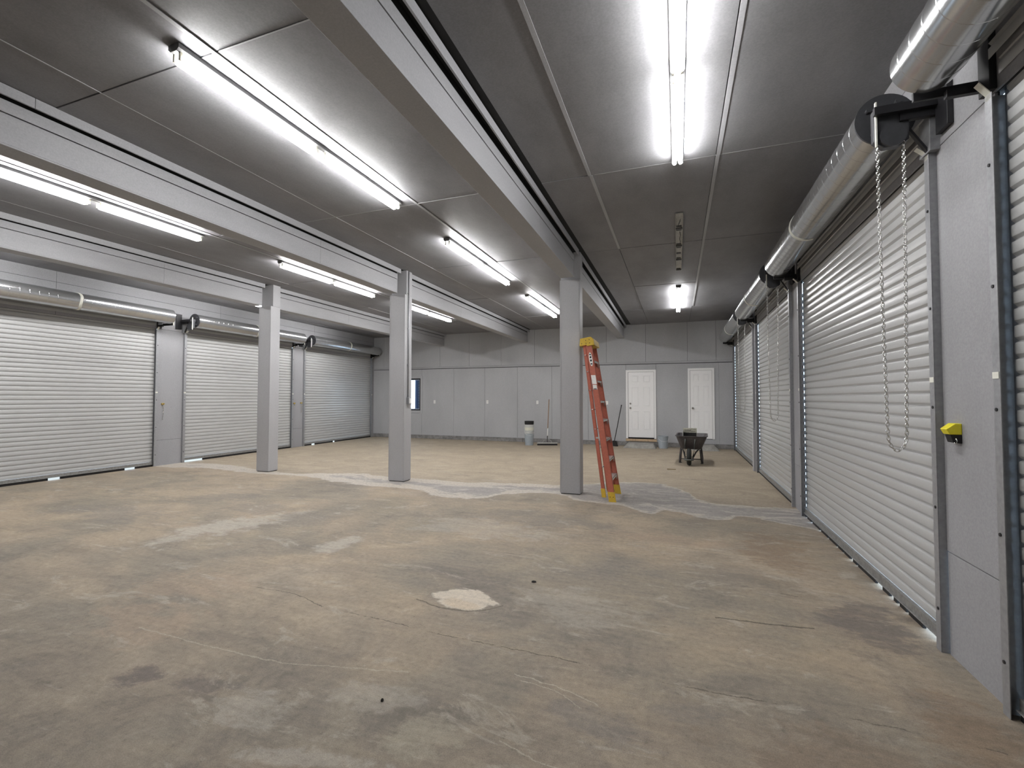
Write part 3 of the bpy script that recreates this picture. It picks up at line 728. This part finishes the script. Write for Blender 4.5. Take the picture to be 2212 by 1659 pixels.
beam((-4.735, YC+CD+.01), (-4.80, YB-.001), 'far length of the middle beam, between the middle column and end wall', 3.39, 3.41, 0, 0)
beam((-8.02, Y0+.0), (-7.965, YC-.05), 'near length of the left beam, ending at the left-hand column', 3.398, 3.385, 0, 1)
beam((-7.965, YC+CD+.01), (-8.0, YB-.001), 'far length of the left beam, between the left-hand column and end wall', 3.385, 3.405, 0, 0)

# ------------------------------------------------------------------ fluorescent fixtures
def fixture():
    r = empty('ceiling_light', (0, 0, H-.003)); Lf = 2.58
    hs = MB().ring_loft([[(x, y, z) for (x, z) in ((-.050, 0), (-.050, -.030), (-.028, -.048), (.028, -.048), (.050, -.030), (.050, 0))] for y in (0, Lf)])
    hs.build('housing', M_HOUSING, r, bevel=.0015)
    for s in range(2):
        y0 = .03+s*(Lf/2+.02); y1 = y0+Lf/2-.085
        for y in (y0, y1):
            for sx in (-1, 1): B(sx*.027-.008, sx*.027+.008, y-.009, y+.009, -.098, -.030).build('lamp_holder', M_SOCKET, r, bevel=.002)
        for sx in (-1, 1):
            MB().cyl((sx*.027, y0+.016, -.086), (sx*.027, y1-.016, -.086), .0185, n=14).build('tube', M_TUBE, r, smooth=True)
    return r
proto = fixture()
spots = [(.022, 2.03, 'double-tube light overhead on the right, its two lit tubes side by side'),
         (.045, 9.96, 'small lit double-tube light on the far right ceiling, beyond the bare fixture'),
         (-3.085, 2.01, 'large lit tube light at upper left, between the right and middle beams'),
         (-3.12, 5.86, 'lit tube light in the middle bay, second of its row from the camera'),
         (-3.15, 9.72, 'lit tube light in the middle bay, farthest of its row, beside the right-hand column'),
         (-6.35, 2.01, 'lit tube light at the left frame edge, under the middle beam'),
         (-6.30, 5.90, 'lit tube light seen below the middle beam, left of the middle column'),
         (-6.22, 9.40, 'farthest lit tube light of the left row, just right of the middle column')]
spots += [(-9.55, 2.01, 'lit light hidden behind the left beam, nearest the camera'), (-9.55, 5.88, 'lit light hidden behind the left beam, at the left-hand column'), (-9.55, 9.70, 'lit light hidden behind the left beam, nearest the end wall')]
for i, (x, y, lab) in enumerate(spots):
    o = proto if i == 0 else copy_tree(proto)
    o.location = (x, y, H-.003); tag(o, lab, 'ceiling light', 'lit fluorescent ceiling lights')
# bare fixture without tubes or cover
bf = empty('bare_light_fixture', (.045, 6.04, H-.003), 0, 'unlit bare metal light fixture without tubes on the right ceiling', 'light fixture')
Lf = 2.68
B(-.045, .045, 0, Lf, -.008, 0).build('tray', M_DEAD, bf)
for q in (-.047, .043): B(q, q+.004, 0, Lf, -.030, 0).build('side_flange', M_DEAD, bf)
for y in (.5, 1.25, 1.98, Lf-.06): B(-.043, .043, y, y+.03, -.03, -.008).build('cross_bridge', M_HOUSING, bf)
for y, l in ((.42, .07), (.56, .07), (1.18, .06), (1.32, .09), (1.62, .10), (1.9, .05), (Lf-.12, .05)):
    B(-.036, .030, y, y+l*.7, -.014, -.0085).build('ballast_slot', M_BLACK, bf)
MB().path([(-.02, .44, -.015), (-.03, .36, -.04), (-.01, .26, -.06), (.012, .16, -.05), (.015, .13, -.03), (.0, .2, -.045), (-.01, .32, -.03)], .003, 6).build('wire', M_BLACK, bf, smooth=True)
MB().path([(.01, .65, -.015), (.02, .8, -.02), (.005, .92, -.025), (.02, 1.08, -.02), (.01, 1.17, -.014)], .004, 6).build('wire', M_BLACK, bf, smooth=True)

# ------------------------------------------------------------------ outlets on the end wall
for x, z, wd, lab in [(-8.389, 1.355, .036, 'white outlet on the end wall just right of the window'), (-6.287, 1.36, .036, 'white outlet on the end wall midway between the window and the bucket stack'),
                      (-4.453, 1.355, .036, 'white outlet on the end wall above the bucket stack'), (-2.144, 1.35, .056, 'wider white switch plate on the end wall beside the ladder')]:
    o = empty('wall_outlet', (x, YB, z), 0, lab, 'outlet')
    MB().box(-wd, wd, -.007, 0, -.058, .058).build('cover_plate', M_PLASTICW, o, bevel=.003)
    for q in (.008, -.036): B(-.014, .014, -.010, -.007, q, q+.028).build('socket', M_SOCKF, o)

# ------------------------------------------------------------------ stepladder (closed, leaning sideways on the column)
def ladder():
    L = empty('stepladder', (-.895, 7.10, 0), 0, 'closed orange fibreglass stepladder with yellow top leaning on the right-hand column', 'ladder')
    # local: X lean axis; rails run from base to top. slope from measured base and top positions
    def rail(name, xb, xt, yb, yt, zb, zt, wx, face, mat, parent=L):
        # C-channel: web in the X direction (width wx), flanges pointing inwards along Y
        mb = MB(); t = .006; fl = .03; s = face
        for (dx0, dx1, dy0, dy1) in ((-wx/2, wx/2, 0, t), (-wx/2, -wx/2+t, 0, fl), (wx/2-t, wx/2, 0, fl)):
            R = []
            for (x, y, z) in ((xb, yb, zb), (xt, yt, zt)):
                R.append([(x+dx0, y+s*dy0, z), (x+dx1, y+s*dy0, z), (x+dx1, y+s*dy1, z), (x+dx0, y+s*dy1, z)])
            mb.ring_loft(R)
        return mb.build(name, mat, parent)
    zt = 2.34
    xb, xt = .0, -.360
    def fx(z): return xb+(xt-xb)*(z/zt)
    yb_, yt_ = .325, .225
    def fy(z): return yb_+(yt_-yb_)*(z/zt)
    rail('front_rail', xb, xt, -yb_, -yt_, .0, zt, .090, 1, M_ORANGE)
    rail('front_rail', xb, xt, yb_, yt_, .0, zt, .090, -1, M_ORANGE)
    # yellow boots
    for s in (-1, 1):
        mb = MB(); R = []
        for z in (.0, .14): R.append([(fx(z)-.050, s*(fy(z)+.004), z), (fx(z)+.050, s*(fy(z)+.004), z), (fx(z)+.050, s*(fy(z)-.034), z), (fx(z)-.050, s*(fy(z)-.034), z)])
        mb.ring_loft(R); mb.box(fx(0)-.052, fx(0)+.052, min(s*(fy(0)+.006), s*(fy(0)-.036)), max(s*(fy(0)+.006), s*(fy(0)-.036)), -.0005, .012)
        mb.build('foot', M_YELLOW, L, bevel=.002)
        for dx in (-.022, .024): MB().cyl((fx(.07)+dx, s*(fy(.07)+.004), .07), (fx(.07)+dx, s*(fy(.07)+.008), .07), .006, n=8).build('rivet', M_BLACK, L)
    for z in (.32, .594, .89, 1.178, 1.46, 1.77, 2.07):
        mb = MB(); y = fy(z)-.008; x = fx(z)
        mb.box(x-.038, x+.042, -y, y, z-.005, z); mb.box(x+.036, x+.042, -y, y, z-.03, z); mb.box(x-.042, x-.038, -y, y, z-.03, z)
        st = mb.build('step', M_ALU, L, bevel=.001)
        for s in (-1, 1):
            R = [[(x+.03, s*y, z-.09), (x+.042, s*y, z-.09), (x+.042, s*y, z-.02), (x+.03, s*y, z-.02)], [(x+.03, s*(y-.07), z-.035), (x+.042, s*(y-.07), z-.035), (x+.042, s*(y-.07), z-.02), (x+.03, s*(y-.07), z-.02)]]
            MB().ring_loft(R).build('step_brace', M_ALU, L)
    # rear section, closed against the front
    rb, rt = -.125, -.428
    def gx(z): return rb+(rt-rb)*(z/zt)
    yr0, yr1 = -.255, -.205
    rail('rear_rail', gx(.06), gx(zt-.03), yr0+.0, yr1, .06, zt-.03, .050, 1, M_ORANGE)
    rail('rear_rail', gx(.06), gx(zt-.03), -yr0, -yr1, .06, zt-.03, .050, -1, M_ORANGE)
    for s in (-1, 1):
        yq = s*.252; R = [[(gx(z)-.030, yq-.02, z), (gx(z)+.030, yq-.02, z), (gx(z)+.030, yq+.02, z), (gx(z)-.030, yq+.02, z)] for z in (.045, .17)]
        MB().ring_loft(R).build('foot', M_YELLOW, L, bevel=.002)
    for z in (.45, .75, 1.04, 1.33, 1.62, 1.9, 2.15):
        MB().cyl((gx(z), -.235, z), (gx(z), .235, z), .009, n=8).build('rear_brace', M_ALU, L, smooth=True)
    for z, d in ((.9, .0), (1.25, .0)):
        B(gx(z)-.01, fx(z)-.03, -fy(z)+.05, -fy(z)+.056, z, z+.025).build('spreader', M_ALU, L)
    # moulded yellow top, tilted with the ladder
    ang = math.atan2(-(xt-xb), zt)
    cap = MB(); Mx = Matrix.Translation((xt-.012, 0, zt)) @ Matrix.Rotation(-ang, 4, 'Y')
    prof = [(-.125, -.035), (-.10, .075), (.065, .075), (.100, .030), (.100, -.055), (-.01, -.055), (-.02, -.035)]
    cap.ring_loft([[tuple(Mx @ Vector((x, y, z))) for x, z in [(p[0]*k, p[1]*(k*.2+.8)) for p in prof]] for y, k in ((-.245, .97), (-.235, 1), (.235, 1), (.245, .97))])
    cp = cap.build('top_cap', M_YELLOW, L, bevel=.004)
    for (x, z) in ((-.085, -.005), (-.02, .035), (.035, .035), (-.02, -.012), (.035, -.015)):
        a = Mx @ Vector((x, -.2445, z)); b2 = Mx @ Vector((x, -.2475, z)); MB().cyl(a, b2, .0065, n=10).build('cap_hole', M_BLACK, cp)
    # oval badge and paper labels on the near rail
    def on_rail(x, z, dy=.0022): return (fx(z)+x, -fy(z)-dy, z)
    ov = MB(); n = 24; c0 = 2.085
    ov.ring_loft([[tuple(Vector(on_rail(.026*math.cos(2*PI*k/n), c0+.105*math.sin(2*PI*k/n), d))) for k in range(n)] for d in (.0005, .003)])
    bd = ov.build('badge', M_PLASTICW, L)
    ov = MB()
    for (dz, hgt) in ((.07, .018), (.03, .03), (-.02, .03), (-.07, .02)):
        z = c0+dz; a = on_rail(0, z, .0036); ov.box(a[0]-.012, a[0]+.012, a[1], a[1]+.0006, z-hgt/2, z+hgt/2)
    ov.build('badge_print', M_BLACK, bd)
    def sticker(z0, z1, w0, name='sticker'):
        R = []
        for d in (.0005, .002):
            R.append([tuple(on_rail(-w0, z0, d)), tuple(on_rail(w0, z0, d)), tuple(on_rail(w0, z1, d)), tuple(on_rail(-w0, z1, d))])
        MB().ring_loft(R).build(name, M_PLASTICW, L)
    sticker(1.71, 1.845, .034); sticker(1.63, 1.70, .030)
    a = on_rail(0, 1.64, .0030)
    MB().box(a[0]-.022, a[0]+.022, a[1], a[1]+.0006, 1.632, 1.645).build('sticker_print', M_BLACK, L)
    return L
ladder()

# ------------------------------------------------------------------ buckets
def bucket(loc, mat, label, group=None, rot=0, lidmat=None, bail=True, cat='bucket'):
    r = empty('bucket', loc, rot, label, cat, group)
    rb, rt, h = .128, .146, .37
    prof = [(.001, .0), (rb, .0), (rb+(rt-rb)*.78, h*.78), (rt+.004, h*.78), (rt+.004, h*.80), (rt-.001, h*.80), (rt-.001, h*.86), (rt+.005, h*.86), (rt+.005, h*.88), (rt, h*.88), (rt, h*.97), (rt+.006, h*.97), (rt+.006, h), (rt-.003, h), (rb-.003, .004), (.001, .004)]
    MB().lathe(prof, n=28).build('body', mat, r, sharp=35)
    if bail:
        pts = [( (rt+.008)*math.cos(a), (rt+.008)*math.sin(a)*-.45-.075*math.sin(a), h*.83-.10*math.sin(a)) for a in [PI*k/16 for k in range(17)]]
        MB().path(pts, .003, 6).build('bail', M_PLASTICW, r, smooth=True)
    if lidmat:
        MB().lathe([(.001, h+.004), (rt-.01, h+.004), (rt-.008, h+.012), (rt+.010, h+.012), (rt+.012, h+.006), (rt+.012, h-.03), (rt+.009, h-.03)], n=28).build('lid', lidmat, r, sharp=35)
    return r
G = 'buckets nested in the stack by the end wall'
SX, SY = -4.455, 13.99
bucket((SX, SY, .0), M_BUCKET, 'grey-blue bucket at the bottom of the stack', G, bail=False)
bucket((SX, SY, .105), plain('pale_grey_bucket', (.50, .52, .50), .5), 'pale grey bucket second from the bottom of the stack', G, rot=.5)
bucket((SX, SY, .195), M_CREAM, 'cream bucket in the middle of the stack, wire handle drooping', G, rot=-.3)
bucket((SX, SY, .285), plain('pale_bucket', (.56, .57, .54), .5), 'pale bucket directly below the black one in the stack', G, rot=.2, bail=False)
bucket((SX, SY, .395), M_RUBBER, 'black bucket on top of the stack', G, rot=.9, bail=False)
bucket((-.41, 14.50, 0), M_BUCKET, 'single grey bucket on the floor between the two white doors', rot=.4)

# ------------------------------------------------------------------ brooms
pb = empty('push_broom', (-3.895, 14.12, 0), math.atan2(.225, .606), 'wide black push broom leaning on the end wall, wooden handle with white sleeve', 'broom')
B(-.32, .32, -.035, .035, .055, .085).build('head_block', M_ALU, pb, bevel=.004)
mb = MB()
for i in range(60):
    for j in range(4):
        x, y = -.31+i*.0105, -.03+j*.02; mb.cyl((x, y, .056), (x+random.uniform(-.006, .006), y*1.25+random.uniform(-.004, .004), .001), .006, .008, n=5)
tag(mb.build('bristles', M_RUBBER, pb), kind='stuff')
hA, hB = Vector((0, .02, .10)), Vector((.12, .70, 1.45))
MB().cyl(hA+(hB-hA)*.31, hB, .0125, n=12).build('handle', M_HANDLE, pb, smooth=True)
MB().cyl(hA+(hB-hA)*.14, hA+(hB-hA)*.31, .0165, n=12).build('sleeve', M_PLASTICW, pb, smooth=True)
MB().cyl(hA, hA+(hB-hA)*.14, .013, n=10).build('socket', M_FRAME, pb, smooth=True)
for s in (-1, 1): MB().path([(s*.15, .0, .085), (s*.13, .02, .13), (s*.07, .05, .18), (0, .065, .20)], .004, 6).build('brace', M_ALU, pb, smooth=True)
ab = empty('lobby_broom', (-1.86, 14.62, 0), math.atan2(-.08, .2), 'black long-handled broom leaning on the wall between the ladder and left white door', 'broom')
MB().ring_loft([[(-.125, -.03, .002), (.115, -.03, .002), (.115, .03, .002), (-.125, .03, .002)], [(-.06, -.018, .17), (.06, -.018, .17), (.06, .018, .17), (-.06, .018, .17)]]).build('broom_head', M_RUBBER, ab, bevel=.006)
MB().cyl((0, 0, .16), (.12, .24, 1.27), .0125, n=12).build('handle', M_RUBBER, ab, smooth=True)
MB().cyl((.118, .236, 1.25), (.121, .243, 1.285), .016, n=12).build('grip', M_RUBBER, ab, smooth=True)

# ------------------------------------------------------------------ wheelbarrow
WBR = empty('wheelbarrow', (.235, 11.02, 0), -.05, 'charcoal wheelbarrow with single front wheel, facing the camera before the right white door', 'wheelbarrow')
def rrect(cx, cy, hx, hy, z, r=.08, n=5, tilt=0):
    P = []
    for qx, qy, a0 in ((1, 1, 0), (-1, 1, PI/2), (-1, -1, PI), (1, -1, 3*PI/2)):
        for k in range(n+1):
            a = a0+k*PI/2/n; x = cx+qx*(hx-r)+r*math.cos(a); y = cy+qy*(hy-r)+r*math.sin(a); P.append((x, y, z+tilt*(y-cy)))
    return P
R = [rrect(.05, .54, .345, .56, .640, .10), rrect(.05, .54, .345, .56, .652, .10), rrect(.05, .54, .318, .53, .652, .09), rrect(.05, .54, .300, .50, .60, .09),
     rrect(.04, .50, .205, .33, .375, .09), rrect(.04, .50, .19, .31, .36, .09), rrect(.04, .50, .205, .335, .345, .09), rrect(.04, .50, .225, .355, .365, .10), rrect(.05, .54, .318, .525, .61, .10), rrect(.05, .54, .322, .53, .640, .10)]
tr = MB(); tr.ring_loft(R[:6], False); tr.ring_loft(R[6:], False)
n_ = len(R[0]); i0 = len(tr.v); tr.v += R[5]; tr.f.append(tuple(range(i0, i0+n_))); tr.m.append(0)
i0 = len(tr.v); tr.v += R[6]; tr.f.append(tuple(range(i0, i0+n_))); tr.m.append(0)
tr.ring_loft([R[9], R[0]], False)
tr.build('tray', M_TRAY, WBR, sharp=50)
wh = MB(); rr = []
for k in range(28):
    a = 2*PI*k/28; c = Vector((0, math.cos(a), math.sin(a)))
    rr.append([Vector((0, 0, .19))+c*(.145+.044*math.cos(b))+Vector((.048*math.sin(b), 0, 0)) for b in [2*PI*j/12 for j in range(12)]])
wh.ring_loft(rr, False, 0, True); wheel = wh.build('wheel', M_TYRE, WBR, smooth=True)
MB().cyl((-.03, 0, .19), (.03, 0, .19), .105, n=20).build('hub', M_FRAME, wheel, sharp=40)
MB().cyl((-.095, 0, .19), (.095, 0, .19), .010, n=10).build('axle', M_STRUT, wheel)
for s in (-1, 1):
    MB().path([(s*.075, -.16, .150), (s*.085, 0, .175), (s*.13+.01, .25, .27), (s*.19+.02, .55, .33), (s*.25+.03, 1.0, .44), (s*.28+.04, 1.45, .55)], .016, 8).build('handle_rail', M_FRAME, WBR, smooth=True)
    MB().path([(s*.075+(.01 if s > 0 else -.01), -.03, .20), (s*.10+.02, .06, .45), (s*.10+.03, .0, .585)], .015, 8).build('front_strut', M_STRUT, WBR, smooth=True)
    lx = s*.20+.03
    MB().path([(lx, .22, .33), (lx+s*.02, .33, .10), (lx+s*.035, .40, .010)], .017, 8).build('leg', M_FRAME, WBR, smooth=True)
    MB().path([(lx+s*.02, .62, .37), (lx+s*.05, .52, .12), (lx+s*.05, .42, .010)], .017, 8).build('leg', M_FRAME, WBR, smooth=True)
    B(lx-.03+s*.035, lx+.03+s*.035, .37, .46, 0, .014).build('skid', M_FRAME, WBR)
MB().path([(-.09, -.17, .150), (-.05, -.215, .145), (.05, -.215, .145), (.09, -.17, .150)], .018, 8).build('nose_guard', M_STRUT, WBR, smooth=True)
MB().cyl((-.18, .38, .10), (.24, .38, .10), .010, n=8).build('cross_brace', M_FRAME, WBR, smooth=True)
# open carton riding in the tray
ct = empty('open_carton', (.265, 11.45, .55), -.06, 'open printed carton with dark inside sitting in the wheelbarrow tray', 'box')
MB().box(-.15, .15, .10, .106, 0, .25).build('back_flap', M_CARD, ct)
MB().box(-.15, -.145, -.10, .10, -.0, .20).build('side_wall', M_PLASTICW, ct)
MB().box(.145, .15, -.10, .10, 0, .10).build('side_wall', M_CARD, ct)
MB().box(-.145, .145, -.10, -.095, 0, .075).build('front_wall', M_RUBBER, ct)
MB().box(-.145, .145, -.095, .10, 0, .006).build('bottom', M_RUBBER, ct)
MB().box(-.14, .14, .085, .0995, .0, .145).build('inner_slab', M_RUBBER, ct)  # black slab against the back, makes the carton's inside dark
mb = MB()
for z, a, b_ in ((.225, .05, .13), (.21, -.12, -.0), (.195, -.12, .02), (.18, -.12, .10), (.165, -.12, .12)): mb.box(a, b_, .0985, .0995, z, z+.005)
mb.cyl((.02, .0995, .205), (.02, .0975, .205), .009, n=10)
mb.build('carton_print', M_BLACK, ct)
